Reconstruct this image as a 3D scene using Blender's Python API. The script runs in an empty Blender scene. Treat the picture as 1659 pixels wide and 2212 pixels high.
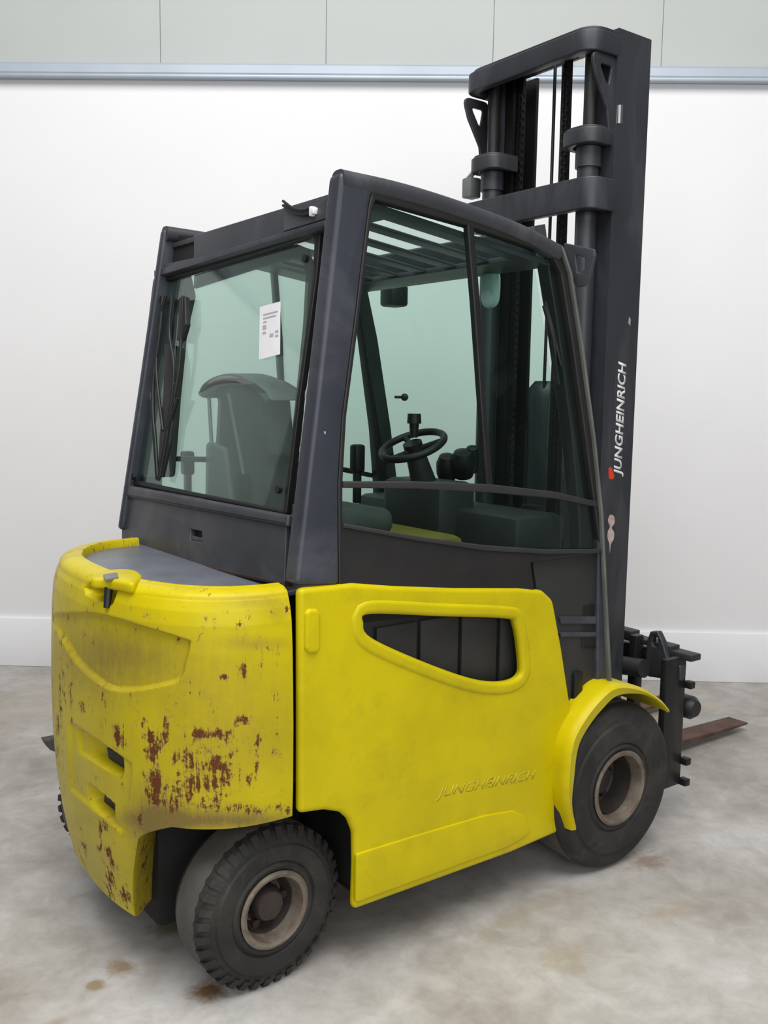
import bpy, bmesh, math, random
import numpy as np
from mathutils import Vector, Matrix
from mathutils.geometry import delaunay_2d_cdt
random.seed(4)
scene = bpy.context.scene
COL = scene.collection
PI = math.pi

# ------------------------------------------------------------------ camera
CX, CY, H = 829.5, 1106.0, 1.6
_a = np.array([3600-CX, 905-CY]); _b = np.array([-710-CX, 838-CY])
F = math.sqrt(-(_a@_b))
_X = np.array([_a[0], _a[1], F]); _X /= np.linalg.norm(_X)
_Y = np.array([_b[0], _b[1], F]); _Y /= np.linalg.norm(_Y)
RM = np.stack([_X, _Y, np.cross(_X, _Y)], 1)          # world -> camera (right, down, forward)
CAM = np.array([0, 0, H])
cd = bpy.data.cameras.new('camera'); cam = bpy.data.objects.new('camera', cd); COL.objects.link(cam)
right, down, fwd = RM[0], RM[1], RM[2]
M = Matrix(((right[0], -down[0], -fwd[0], 0), (right[1], -down[1], -fwd[1], 0), (right[2], -down[2], -fwd[2], H), (0, 0, 0, 1)))
cam.matrix_world = M
cd.sensor_fit = 'VERTICAL'; cd.sensor_height = 24; cd.lens = 24*F/2212
cd.clip_start = .05; cd.clip_end = 100
scene.camera = cam

# ------------------------------------------------------------------ world, lamps, exposure
w = bpy.data.worlds.new('hall_light'); scene.world = w; w.use_nodes = True
w.node_tree.nodes['Background'].inputs[0].default_value = (.97, .98, 1, 1)
w.node_tree.nodes['Background'].inputs[1].default_value = .12
def area(name, loc, sx, sy, power, target, col=(1, 1, 1)):
    l = bpy.data.lights.new(name, 'AREA'); l.shape = 'RECTANGLE'; l.size = sx; l.size_y = sy; l.energy = power; l.color = col
    o = bpy.data.objects.new(name, l); COL.objects.link(o); o.location = loc
    o.rotation_euler = (Vector(target)-Vector(loc)).to_track_quat('-Z', 'Y').to_euler()
    return o
area('overhead_light', (.4, .2, 6.5), 7, 4, 540, (.9, .71, 0), (1, .99, .97))
area('overhead_light', (-3.4, 1.0, 4.8), 4, 2.0, 26, (1.2, 4.2, 1.0), (.96, .98, 1))  # added fill from the left towards the back wall
area('front_fill_light', (-.6, -2.4, 2.6), 6, 2.6, 135, (3.2, 4.3, .6), (.97, .985, 1))  # added fill from behind the camera, lifts the lower wall
area('overhead_light', (.6, 2.6, 4.6), 6, 1.0, 12, (2.6, 4.9, .3), (1, .99, .97))  # added washer aimed at the foot of the back wall
vs = scene.view_settings
vs.view_transform = 'Standard'; vs.look = 'None'; vs.gamma = 1; vs.use_curve_mapping = False
vs.exposure = 0.0

# ------------------------------------------------------------------ pixel -> place helpers
def ray(p): return RM.T@np.array([p[0]-CX, p[1]-CY, F])
def at(p, ax, v):
    d = ray(p); t = (v-CAM[ax])/d[ax]; return Vector(CAM+t*d)
def proj(P):
    c = RM@(np.asarray(P, float)-CAM); return CX+F*c[0]/c[2], CY+F*c[1]/c[2]
class Plane:
    def __init__(s, o, e1, e2):
        s.o = np.array(o, float); s.e1 = np.array(e1, float)/np.linalg.norm(e1); s.e2 = np.array(e2, float)/np.linalg.norm(e2)
        s.n = np.cross(s.e1, s.e2)
    def uv(s, p, off=0):
        o = s.o+s.n*off; r = ray(p); t = ((o-CAM)@s.n)/(r@s.n); P = CAM+t*r-o
        return (float(P@s.e1), float(P@s.e2))
    def xyz(s, u, v, wv=0): return s.o+s.e1*u+s.e2*v+s.n*wv
YC = 2.645; YM = 2.663
SIDE = Plane((0, 2.05, 1.1), (1, 0, 0), (0, .045, 1.07))      # cab side, leaning inwards
BODY = Plane((0, 2.05, 0), (1, 0, 0), (0, 0, 1))              # lower body side
REAR = Plane((1.254, 0, 1.12), (0, -1, 0), (.166, 0, 1))      # rear of the cab
FRONT = Plane((2.47, 0, .75), (0, -1, 0), (-.245, 0, 1))      # windscreen
ROOF = Plane((1.43, 2.1, 2.165), (1, 0, -.127), (0, 1, 0))

# ------------------------------------------------------------------ materials
MATS = {}
def new_mat(name):
    m = bpy.data.materials.new(name); m.use_nodes = True; MATS[name] = m
    nt = m.node_tree; return m, nt, nt.nodes['Principled BSDF']
def nd(nt, t, **kw):
    n = nt.nodes.new(t)
    for k, v in kw.items():
        if k.startswith('i_'): n.inputs[k[2:].replace('_', ' ')].default_value = v
        else: setattr(n, k, v)
    return n
def ramp(nt, stops):
    r = nt.nodes.new('ShaderNodeValToRGB'); e = r.color_ramp.elements
    while len(e) < len(stops): e.new(.5)
    for k, (p, c) in enumerate(stops): e[k].position = p; e[k].color = (*c, 1) if len(c) == 3 else c
    return r
def coords(nt, scale=(1, 1, 1)):
    tc = nt.nodes.new('ShaderNodeTexCoord'); mp = nt.nodes.new('ShaderNodeMapping'); mp.inputs['Scale'].default_value = scale
    nt.links.new(tc.outputs['Object'], mp.inputs['Vector']); return mp.outputs['Vector']
def noise(nt, vec, scale, detail=4, rough=.55, dist=0):
    n = nt.nodes.new('ShaderNodeTexNoise'); n.inputs['Scale'].default_value = scale; n.inputs['Detail'].default_value = detail
    n.inputs['Roughness'].default_value = rough; n.inputs['Distortion'].default_value = dist
    nt.links.new(vec, n.inputs['Vector']); return n.outputs['Fac']
def mix(nt, fac, a, b, kind='MIX'):
    m = nt.nodes.new('ShaderNodeMix'); m.data_type = 'RGBA'; m.blend_type = kind
    for s, v in ((m.inputs[0], fac), (m.inputs[6], a), (m.inputs[7], b)):
        if hasattr(v, 'links') or hasattr(v, 'is_linked'): nt.links.new(v, s)
        elif isinstance(v, (int, float)): s.default_value = v
        else: s.default_value = (*v, 1)
    return m.outputs[2]
def mathn(nt, op, a, b=None, clamp=False):
    m = nt.nodes.new('ShaderNodeMath'); m.operation = op; m.use_clamp = clamp
    for s, v in ((m.inputs[0], a), (m.inputs[1], b)):
        if v is None: continue
        if isinstance(v, (int, float)): s.default_value = v
        else: nt.links.new(v, s)
    return m.outputs[0]
def bump(nt, bsdf, h, strength=.2, dist=.01):
    b = nt.nodes.new('ShaderNodeBump'); b.inputs['Strength'].default_value = strength; b.inputs['Distance'].default_value = dist
    nt.links.new(h, b.inputs['Height']); nt.links.new(b.outputs[0], bsdf.inputs['Normal'])
def simple(name, col, rough=.5, metal=0, var=.15, scale=14, stretch=(1, 1, 1), dirt=None, dirtamt=.4, bumps=.0):
    m, nt, b = new_mat(name)
    v = coords(nt, stretch); f = noise(nt, v, scale)
    r = ramp(nt, [(.3, tuple(c*(1-var) for c in col)), (.7, tuple(min(1, c*(1+var)) for c in col))]); nt.links.new(f, r.inputs[0])
    out = r.outputs[0]
    if dirt:
        f2 = noise(nt, v, scale*.6, 8, .7, .6); r2 = ramp(nt, [(.48, (0, 0, 0)), (.68, (dirtamt,)*3)]); nt.links.new(f2, r2.inputs[0])
        out = mix(nt, r2.outputs[0], out, dirt)
    nt.links.new(out, b.inputs['Base Color']); b.inputs['Roughness'].default_value = rough; b.inputs['Metallic'].default_value = metal
    if bumps: bump(nt, b, noise(nt, v, scale*6, 3), bumps, .004)
    return m
YEL = (.58, .475, .001)
def yellow(name, with_rust):
    m, nt, b = new_mat(name)
    v = coords(nt); vs_ = coords(nt, (1, 1, .16))
    base = ramp(nt, [(.32, (.49, .40, .0015)), (.6, YEL)]); nt.links.new(noise(nt, v, 3.2, 6, .65), base.inputs[0])
    f2 = noise(nt, v, 9, 9, .75, .5); r2 = ramp(nt, [(.52, (0, 0, 0)), (.75, (.45,)*3)]); nt.links.new(f2, r2.inputs[0])
    col = mix(nt, r2.outputs[0], base.outputs[0], (.36, .30, .010))
    if with_rust:
        at_ = nd(nt, 'ShaderNodeAttribute', attribute_name='rust'); st = noise(nt, vs_, 48, 7, .8, .9); fine = noise(nt, coords(nt, (1, 1, 1.2)), 24, 8, .8)
        g = mathn(nt, 'ADD', mathn(nt, 'MULTIPLY', at_.outputs['Fac'], .74), mathn(nt, 'MULTIPLY', mathn(nt, 'SUBTRACT', mathn(nt, 'ADD', st, fine), 1.0), 3.0))
        rr = ramp(nt, [(.50, (0, 0, 0)), (.66, (1, 1, 1))]); nt.links.new(g, rr.inputs[0])
        gd = nd(nt, 'ShaderNodeAttribute', attribute_name='dirt'); dd = mathn(nt, 'MULTIPLY', gd.outputs['Fac'], mathn(nt, 'ADD', mathn(nt, 'MULTIPLY', st, .8), mathn(nt, 'MULTIPLY', fine, .5)), True)
        col = mix(nt, dd, col, (.20, .14, .035))
        rim = ramp(nt, [(.36, (0, 0, 0)), (.52, (.55,)*3)]); nt.links.new(g, rim.inputs[0])
        col = mix(nt, rim.outputs[0], col, (.33, .24, .06))
        col = mix(nt, rr.outputs[0], col, (.115, .033, .008))
        ro = ramp(nt, [(0, (.36,)*3), (1, (.75,)*3)]); nt.links.new(rr.outputs[0], ro.inputs[0]); nt.links.new(ro.outputs[0], b.inputs['Roughness'])
        bump(nt, b, mathn(nt, 'MULTIPLY', rr.outputs[0], -1.0), .35, .003)
    else: b.inputs['Roughness'].default_value = .40
    b.inputs['Specular IOR Level'].default_value = .2
    b.inputs['Specular IOR Level'].default_value = .25
    nt.links.new(col, b.inputs['Base Color'])
    return m
yellow('yellow_rusty', True); yellow('yellow_paint', False)
simple('reflection_yellow', (.17, .135, .008), .6, 0, .25, 8)  # dim tone of a yellow glass reflection, put into the paint
simple('faded_yellow_print', (.47, .39, .012), .5, 0, .25, 30)
simple('charcoal_paint', (.040, .042, .050), .42, .0, .18, 6, (1, 1, 1), (.12, .12, .13), .35)
simple('cab_pillar_paint', (.030, .034, .046), .40, 0, .12, 5, (1, 1, 1), (.15, .15, .17), .25)
simple('mast_paint', (.026, .028, .034), .42, 0, .15, 8, (1, 1, .3), (.075, .075, .085), .5)
simple('dark_mast', (.010, .010, .011), .45, .1, .3, 12, (1, 1, .2), (.06, .05, .035), .3)
simple('black_plastic', (.007, .007, .008), .5, 0, .2, 12)
simple('matt_dark_panel', (.024, .024, .024), .55, 0, .12, 10)
simple('door_panel', (.013, .012, .012), .5, 0, .15, 10)
simple('shaded_steel', (.004, .004, .004), .8, 0, .2, 12)  # near black: shade under the body put into the colour
simple('deck_metal', (.135, .145, .175), .42, .15, .12, 9, (1, 1, 1), (.2, .2, .22), .4)
simple('seal_rubber', (.022, .014, .012), .6, 0, .4, 12, (1, 1, 1), (.06, .025, .015), .6)
simple('brown_seal', (.030, .016, .011), .6, 0, .5, 12, (1, 1, 1), (.09, .035, .015), .7)
simple('rubber', (.016, .0152, .0143), .72, 0, .3, 9, (1, 1, 1), (.075, .062, .05), .45, .25)
simple('worn_tread', (.085, .08, .072), .8, 0, .2, 12, (1, 1, 1), (.05, .045, .04), .7, .2)
simple('rim_metal', (.20, .17, .135), .5, .35, .3, 18, (1, 1, 1), (.10, .05, .025), .7)
simple('rim_dark', (.035, .030, .027), .6, .2, .3, 12, (1, 1, 1), (.09, .04, .02), .5)
simple('rust_metal', (.10, .052, .038), .7, .3, .3, 12, (1, 1, 1), (.18, .12, .09), .6)
simple('chrome', (.55, .55, .56), .25, 1, .1)
simple('seat_fabric', (.055, .06, .058), .8, 0, .2, 12)
simple('grey_plastic', (.16, .17, .17), .5, 0, .15, 10)
simple('grey_trim', (.11, .12, .105), .6, 0, .2, 8)
simple('mirror_reflection', (.62, .68, .74), .4, 0, .05)  # bright reflection of the cab mirror put into an even colour
simple('white_paper', (.80, .80, .83), .7, 0, .05, 14)
simple('grey_ink', (.42, .42, .46), .7, 0, .1, 14)
simple('white_letters', (.62, .62, .63), .6, 0, .12, 30)
simple('red_print', (.65, .045, .01), .5, 0, .1, 30)
simple('worn_sticker', (.47, .36, .34), .6, 0, .25, 40)
simple('orange_plastic', (.55, .16, .03), .5)
simple('scratch', (.33, .33, .36), .6, 0, .3, 60)
def led():
    m, nt, b = new_mat('red_led'); b.inputs['Base Color'].default_value = (.8, .01, .01, 1)
    b.inputs['Emission Color'].default_value = (1, .02, .02, 1); b.inputs['Emission Strength'].default_value = 1.6
led()
def mirror_mat():
    m, nt, b = new_mat('mirror_glass'); b.inputs['Base Color'].default_value = (.75, .8, .85, 1); b.inputs['Metallic'].default_value = 1; b.inputs['Roughness'].default_value = .08
mirror_mat()
def glass(name, tint, refl=1.0):
    m = bpy.data.materials.new(name); m.use_nodes = True; MATS[name] = m; nt = m.node_tree
    nt.nodes.remove(nt.nodes['Principled BSDF']); out = nt.nodes['Material Output']
    tr = nt.nodes.new('ShaderNodeBsdfTransparent'); tr.inputs[0].default_value = (*tint, 1)
    gl = nt.nodes.new('ShaderNodeBsdfGlossy'); gl.inputs['Roughness'].default_value = .03; gl.inputs[0].default_value = (.9, .95, .95, 1)
    fr = nt.nodes.new('ShaderNodeFresnel'); fr.inputs[0].default_value = 1.35
    mx = nt.nodes.new('ShaderNodeMixShader')
    nt.links.new(mathn(nt, 'MULTIPLY', fr.outputs[0], refl), mx.inputs[0]); nt.links.new(tr.outputs[0], mx.inputs[1]); nt.links.new(gl.outputs[0], mx.inputs[2])
    nt.links.new(mx.outputs[0], out.inputs[0])
glass('tinted_glass', (.85, .93, .90), .16)
glass('rear_tinted_glass', (.885, .955, .925), .40)
glass('windscreen_glass', (.87, .94, .91), .04)
glass('clear_acrylic', (.96, .97, .97), .08)
def floor_mat():
    m, nt, b = new_mat('concrete')
    v = coords(nt)
    f = noise(nt, v, 1.5, 8, .62, .3)
    r = ramp(nt, [(.30, (.285, .262, .232)), (.5, (.43, .41, .385)), (.68, (.52, .51, .50))]); nt.links.new(f, r.inputs[0])
    f2 = noise(nt, v, 9, 6, .7, .4); r2 = ramp(nt, [(.35, (.80, .79, .77)), (.65, (1.04,)*3)]); nt.links.new(f2, r2.inputs[0])
    col = mix(nt, 1.0, r.outputs[0], r2.outputs[0], 'MULTIPLY')
    f4 = noise(nt, coords(nt, (1, .25, 1)), 3, 6, .7, 1.2); r4 = ramp(nt, [(.58, (0, 0, 0)), (.72, (.45,)*3)]); nt.links.new(f4, r4.inputs[0])
    col = mix(nt, r4.outputs[0], col, (.30, .28, .25))
    # brown oil and rubber stains where the truck has stood, broad tan patches by the wall
    tc = nt.nodes.new('ShaderNodeTexCoord')
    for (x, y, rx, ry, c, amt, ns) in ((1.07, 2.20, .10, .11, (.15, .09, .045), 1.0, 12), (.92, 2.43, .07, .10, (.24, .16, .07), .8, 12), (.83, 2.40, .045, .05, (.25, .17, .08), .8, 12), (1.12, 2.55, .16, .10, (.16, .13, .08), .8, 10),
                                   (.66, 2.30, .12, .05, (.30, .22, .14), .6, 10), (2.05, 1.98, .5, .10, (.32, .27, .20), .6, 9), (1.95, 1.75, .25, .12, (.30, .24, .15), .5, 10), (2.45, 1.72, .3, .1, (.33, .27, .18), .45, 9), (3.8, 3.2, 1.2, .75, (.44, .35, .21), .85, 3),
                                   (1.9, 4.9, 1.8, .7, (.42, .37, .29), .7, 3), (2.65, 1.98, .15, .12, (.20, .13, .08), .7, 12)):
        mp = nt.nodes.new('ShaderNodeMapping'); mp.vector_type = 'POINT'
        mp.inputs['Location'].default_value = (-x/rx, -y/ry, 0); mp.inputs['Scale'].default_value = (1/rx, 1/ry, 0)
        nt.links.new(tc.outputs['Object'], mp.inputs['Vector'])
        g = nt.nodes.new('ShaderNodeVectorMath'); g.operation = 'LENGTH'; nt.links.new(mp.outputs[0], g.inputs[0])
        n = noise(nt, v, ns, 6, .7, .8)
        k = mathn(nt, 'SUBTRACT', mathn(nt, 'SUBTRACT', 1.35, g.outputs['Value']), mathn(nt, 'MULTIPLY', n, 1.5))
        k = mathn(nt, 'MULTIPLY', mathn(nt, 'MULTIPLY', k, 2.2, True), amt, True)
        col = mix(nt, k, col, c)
    nt.links.new(col, b.inputs['Base Color']); b.inputs['Roughness'].default_value = .5; b.inputs['Specular IOR Level'].default_value = .35
    bump(nt, b, f2, .08, .004)
floor_mat()
simple('white_wall', (.86, .855, .87), .9, 0, .015, 1.2)
simple('plinth_white', (.86, .86, .885), .6, 0, .02, 3, (1, 1, 1), (.62, .60, .58), .12)
simple('cladding', (.50, .53, .52), .5, 0, .02, 2, (1, 1, 1))
simple('rail_steel', (.44, .50, .57), .38, .25, .06, 3, (1, 1, 1))
simple('ceiling_white', (.6, .6, .6), .8)

# ------------------------------------------------------------------ object helpers
def root(name, loc, label, cat):
    o = bpy.data.objects.new(name, None); COL.objects.link(o); o.location = loc; o.empty_display_size = .2
    o['label'] = label; o['category'] = cat; return o
TRUCK = root('forklift', (1.85, YC, 0), 'yellow and charcoal forklift with glazed cab and rust-scarred tail, standing on concrete', 'forklift')
OFF = Vector(TRUCK.location)
def link(me, name, mat, parent=TRUCK, smooth=True, label=None):
    """a mesh in world coordinates becomes a part of the truck"""
    if parent is not None: me.transform(Matrix.Translation(-OFF))
    if not me.materials: me.materials.append(MATS[mat])
    if smooth:
        me.shade_smooth(); me.set_sharp_from_angle(angle=math.radians(38))
    me.name = name
    o = bpy.data.objects.new(name, me); COL.objects.link(o)
    if parent is not None: o.parent = parent
    if label: o['label'] = label
    return o
def from_bm(bm, name, mat, parent=TRUCK, smooth=True, label=None):
    me = bpy.data.meshes.new(name); bmesh.ops.recalc_face_normals(bm, faces=bm.faces); bm.to_mesh(me); bm.free()
    return link(me, name, mat, parent, smooth, label)
def fillet(pts, r, n=5):
    """round the corners of a closed polygon; r a number or one per corner"""
    out = []; N = len(pts); rs = r if isinstance(r, (list, tuple)) else [r]*N
    for i in range(N):
        p = Vector(pts[i]); a = Vector(pts[i-1]); b = Vector(pts[(i+1) % N]); va = a-p; vb = b-p; la, lb = va.length, vb.length
        rr = rs[i]
        if rr <= 0 or la < 1e-6 or lb < 1e-6: out.append(tuple(p)); continue
        ang = va.angle(vb); 
        if ang > PI-.05: out.append(tuple(p)); continue
        d = min(rr/math.tan(ang/2), la*.48, lb*.48); s = p+va/la*d; e = p+vb/lb*d
        for k in range(n+1):
            t = k/n; q = (1-t)**2*s+2*t*(1-t)*p+t*t*e; out.append(tuple(q))
    return out
def smooth_closed(pts, k=6):
    out = []; N = len(pts)
    for i in range(N):
        p0, p1, p2, p3 = (Vector(pts[(i+j-1) % N]) for j in range(4))
        for s in range(k):
            t = s/k; out.append(tuple(.5*((2*p1)+(-p0+p2)*t+(2*p0-5*p1+4*p2-p3)*t*t+(-p0+3*p1-3*p2+p3)*t**3)))
    return out
def area2(p): return sum(p[i-1][0]*p[i][1]-p[i][0]*p[i-1][1] for i in range(len(p)))/2
def plate_mesh(outline, plane, thick, front=0, bevel=0, holes=(), res=3):
    """a filled outline (u,v on the plane) with thickness; its outer face lies at `front` along the plane's normal"""
    cu = bpy.data.curves.new('outline', 'CURVE'); cu.dimensions = '2D'; cu.fill_mode = 'BOTH'
    bevel = min(bevel, thick*.499)
    cu.bevel_depth = bevel; cu.bevel_resolution = res; cu.extrude = max(0, thick/2-bevel); cu.offset = -bevel
    for k, ring in enumerate([outline]+list(holes)):
        ring = list(ring)
        if (area2(ring) > 0) != (k == 0): ring.reverse()
        sp = cu.splines.new('POLY'); sp.points.add(len(ring)-1); sp.use_cyclic_u = True
        for q, (u, v) in zip(sp.points, ring): q.co = (u, v, 0, 1)
    o = bpy.data.objects.new('outline', cu); COL.objects.link(o)
    dg = bpy.context.evaluated_depsgraph_get(); me = bpy.data.meshes.new_from_object(o.evaluated_get(dg))
    bpy.data.objects.remove(o); bpy.data.curves.remove(cu)
    P = plane; org = P.o+P.n*(front-thick/2)
    me.transform(Matrix(((P.e1[0], P.e2[0], P.n[0], org[0]), (P.e1[1], P.e2[1], P.n[1], org[1]), (P.e1[2], P.e2[2], P.n[2], org[2]), (0, 0, 0, 1))))
    bm = bmesh.new(); bm.from_mesh(me); bmesh.ops.remove_doubles(bm, verts=bm.verts, dist=1e-5)
    bmesh.ops.recalc_face_normals(bm, faces=bm.faces); bm.to_mesh(me); bm.free()
    return me
def px(plane, pts, off=0): return [plane.uv(p, off) for p in pts]
def mirrored(me):
    m2 = me.copy()
    bm = bmesh.new(); bm.from_mesh(m2)
    for v in bm.verts: v.co.y = 2*YM-v.co.y
    bmesh.ops.reverse_faces(bm, faces=bm.faces); bm.to_mesh(m2); bm.free(); return m2
def plate(name, mat, outline, plane, thick, front=0, bevel=.004, holes=(), parent=TRUCK, both=False, label=None, res=3, parents=None):
    me = plate_mesh(outline, plane, thick, front, bevel, holes, res)
    m2 = mirrored(me) if both else None
    o = link(me, name, mat, parent, True, label)
    if both: return o, link(m2, name, mat, parents or parent, True, label)
    return o
def add_box(bm, lo, hi, bevel=0, seg=2, mat=None):
    lo = Vector(lo); hi = Vector(hi); r = bmesh.ops.create_cube(bm, size=1)
    for v in r['verts']: v.co = Vector((lo[k]+(v.co[k]+.5)*(hi[k]-lo[k]) for k in range(3)))
    if bevel:
        es = list({e for v in r['verts'] for e in v.link_edges})
        bmesh.ops.bevel(bm, geom=es, offset=bevel, segments=seg, profile=.5, affect='EDGES')
def box(name, mat, lo, hi, bevel=.004, parent=TRUCK, both=False, label=None, seg=2):
    bm = bmesh.new(); add_box(bm, lo, hi, bevel, seg)
    o = from_bm(bm, name, mat, parent, True, label)
    if both:
        bm = bmesh.new(); add_box(bm, (lo[0], 2*YC-hi[1], lo[2]), (hi[0], 2*YC-lo[1], hi[2]), bevel, seg)
        return o, from_bm(bm, name, mat, parent, True, label)
    return o
def boxes(name, mat, lst, bevel=.004, parent=TRUCK, label=None):
    bm = bmesh.new()
    for lo, hi in lst: add_box(bm, lo, hi, bevel)
    return from_bm(bm, name, mat, parent, True, label)
def lathe(bm, prof, c, axis=(0, -1, 0), n=48, closed=False):
    """prof: (radius, distance along axis)"""
    ax = Vector(axis).normalized(); u = ax.orthogonal().normalized(); v = ax.cross(u); c = Vector(c); rings = []
    for r, d in prof:
        if r < 1e-6: rings.append([bm.verts.new(c+ax*d)]); continue
        rings.append([bm.verts.new(c+ax*d+(u*math.cos(2*PI*k/n)+v*math.sin(2*PI*k/n))*r) for k in range(n)])
    pairs = list(zip(rings, rings[1:]))
    if closed: pairs.append((rings[-1], rings[0]))
    for a, b in pairs:
        for k in range(n):
            k2 = (k+1) % n
            if len(a) == 1 and len(b) == 1: continue
            if len(a) == 1: bm.faces.new((a[0], b[k], b[k2]))
            elif len(b) == 1: bm.faces.new((a[k], b[0], a[k2]))
            else: bm.faces.new((a[k], b[k], b[k2], a[k2]))
def cyl(bm, p, q, r, n=20, r2=None, cap=True):
    p = Vector(p); q = Vector(q); L = (q-p).length; r2 = r if r2 is None else r2
    prof = [(r, 0), (r2, L)]
    if cap: prof = [(0, 0)]+prof+[(0, L)]
    lathe(bm, prof, p, q-p, n)
def tube(bm, pts, r, n=10):
    pts = [Vector(p) for p in pts]; rings = []; prev = None
    for i, p in enumerate(pts):
        t = (pts[min(i+1, len(pts)-1)]-pts[max(i-1, 0)]).normalized()
        u = (prev-t*prev.dot(t)).normalized() if prev else t.orthogonal().normalized(); prev = u; v = t.cross(u)
        rr = r[i] if isinstance(r, (list, tuple)) else r
        rings.append([bm.verts.new(p+(u*math.cos(2*PI*k/n)+v*math.sin(2*PI*k/n))*rr) for k in range(n)])
    for a, b in zip(rings, rings[1:]):
        for k in range(n): bm.faces.new((a[k], a[(k+1) % n], b[(k+1) % n], b[k]))
    bm.faces.new(rings[0]); bm.faces.new(rings[-1])
def bez(pts, n=8):
    """smooth open curve through points"""
    P = [Vector(p) for p in pts]; P = [P[0]*2-P[1]]+P+[P[-1]*2-P[-2]]; out = []
    for i in range(1, len(P)-2):
        p0, p1, p2, p3 = P[i-1:i+3]
        for s in range(n):
            t = s/n; out.append(.5*((2*p1)+(-p0+p2)*t+(2*p0-5*p1+4*p2-p3)*t*t+(-p0+3*p1-3*p2+p3)*t**3))
    out.append(P[-2]); return out
def tubes(name, mat, lst, parent=TRUCK, label=None, n=10):
    bm = bmesh.new()
    for pts, r in lst: tube(bm, pts, r, n)
    return from_bm(bm, name, mat, parent, True, label)
def struct(o): o['kind'] = 'structure'; return o

# ------------------------------------------------------------------ the hall
W0 = Vector((1.46815, 5.74752, 0)); WD = Vector((3.54346, -2.7906, 0)).normalized(); WN = Vector((WD.y, -WD.x, 0))   # WN points to the room
if WN.dot(-W0) < 0: WN = -WN
WALL = Plane(W0, WD, (0, 0, 1))                       # normal = e1 x e2
assert (Vector(WALL.n)-WN).length < 1e-4
def wall_box(name, mat, s0, s1, z0, z1, front, thick, bevel=.003, parent=None):
    bm = bmesh.new(); add_box(bm, (s0, front-thick, z0), (s1, front, z1), bevel)
    Mx = Matrix(((WD.x, WN.x, 0, W0.x), (WD.y, WN.y, 0, W0.y), (0, 0, 1, 0), (0, 0, 0, 1)))
    bm.transform(Mx); me = bpy.data.meshes.new(name); bmesh.ops.recalc_face_normals(bm, faces=bm.faces); bm.to_mesh(me); bm.free()
    return link(me, name, mat, None) if parent is None else link_wall(me, name, mat, parent)
def link_wall(me, name, mat, parent):
    me.materials.append(MATS[mat]); o = bpy.data.objects.new(name, me); COL.objects.link(o); o.parent = parent; return o
bm = bmesh.new(); q = [(-7, -7), (11, -7), (11, 11), (-7, 11)]
vv = [bm.verts.new((x, y, 0)) for x, y in q]+[bm.verts.new((x, y, -.15)) for x, y in q]
bm.faces.new(vv[:4]); bm.faces.new(vv[4:][::-1])
for k in range(4): bm.faces.new((vv[k], vv[4+k], vv[4+(k+1) % 4], vv[(k+1) % 4]))
struct(from_bm(bm, 'floor', 'concrete', None, False))
wall = struct(wall_box('wall_back', 'white_wall', -5, 10, .0, 3.32, 0, .2))
struct(wall_box('baseboard_back', 'plinth_white', -5, 10, 0, .292, .022, .03, .006))
upper = struct(wall_box('wall_back_upper', 'cladding', -5, 10, 3.32, 6.6, -.008, .1))
sx = .0925-.908*5
while sx < 9:
    wall_box('cladding_panel', 'cladding', sx+.0012, sx+.9068, 3.40, 6.6, .0, .007, .002, upper); sx += .908
rail = struct(wall_box('trim_1', 'rail_steel', -5, 10, 3.318, 3.335, .055, .055, .004))
wall_box('rail_lip', 'rail_steel', -5, 10, 3.336, 3.40, .04, .04, .012, rail)

# ------------------------------------------------------------------ counterweight
def clamp01(x): return max(0., min(1., x))
def sstep(a, b, x):
    t = clamp01((x-a)/(b-a)) if b != a else 0; return t*t*(3-2*t)
def seg_sd(poly, x, y):
    """signed distance in reference pixels, positive inside"""
    inside = False; d = 1e9; n = len(poly)
    for i in range(n):
        x1, y1 = poly[i-1]; x2, y2 = poly[i]
        if (y1 > y) != (y2 > y) and x < (x2-x1)*(y-y1)/(y2-y1)+x1: inside = not inside
        dx, dy = x2-x1, y2-y1; t = max(0, min(1, ((x-x1)*dx+(y-y1)*dy)/(dx*dx+dy*dy+1e-9)))
        d = min(d, math.hypot(x-x1-t*dx, y-y1-t*dy))
    return d if inside else -d
CWX = 1.247
PROF = [(.19, .050), (.26, .034), (.34, .020), (.46, .006), (.58, 0), (.75, -.001), (.86, .002), (.96, .006), (1.03, .012), (1.065, .020), (1.09, .031), (1.106, .044), (1.114, .058)]
def d_of(z):
    for (z0, a), (z1, b) in zip(PROF, PROF[1:]):
        if z <= z1: t = (z-z0)/(z1-z0); return a+(b-a)*max(t, 0)
    return PROF[-1][1]
YW = 2.60
def plan(th, d, n=2.5):
    """th 0 = right front edge, pi/2 = tail centre, pi = left front edge"""
    a, b = .392-d, .55-d*.85; c, s = math.cos(th), math.sin(th)
    return CWX-a*abs(s)**(2/n)*1.0, YW-b*math.copysign(abs(c)**(2/n), c)
# even spacing by arc length
def arc_table(N):
    th = [PI*k/6000 for k in range(6001)]; P = [plan(t, 0) for t in th]; L = [0]
    for a, b in zip(P, P[1:]): L.append(L[-1]+math.hypot(a[0]-b[0], a[1]-b[1]))
    out = []; j = 0
    for k in range(N+1):
        u = k/N; tot = L[-1]
        s = tot*(u*1.0 if False else (u/.74*.60 if u < .74 else .60+(u-.74)/.26*.40))
        while j < 5999 and L[j+1] < s: j += 1
        t = (s-L[j])/max(L[j+1]-L[j], 1e-9); out.append(th[j]+(th[min(j+1, 6000)]-th[j])*clamp01(t))
    return out
NU, NV = 380, 230
THS = arc_table(NU)
def zbottom(y):
    a = abs(y-YW)      # half width .55 at the side
    if a > .43: return .505
    if a > .33: return .44+(.505-.44)*((a-.33)/.10)**.6
    if a > .27: return .19+(.44-.19)*((a-.27)/.06)**.8
    return .19
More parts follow.
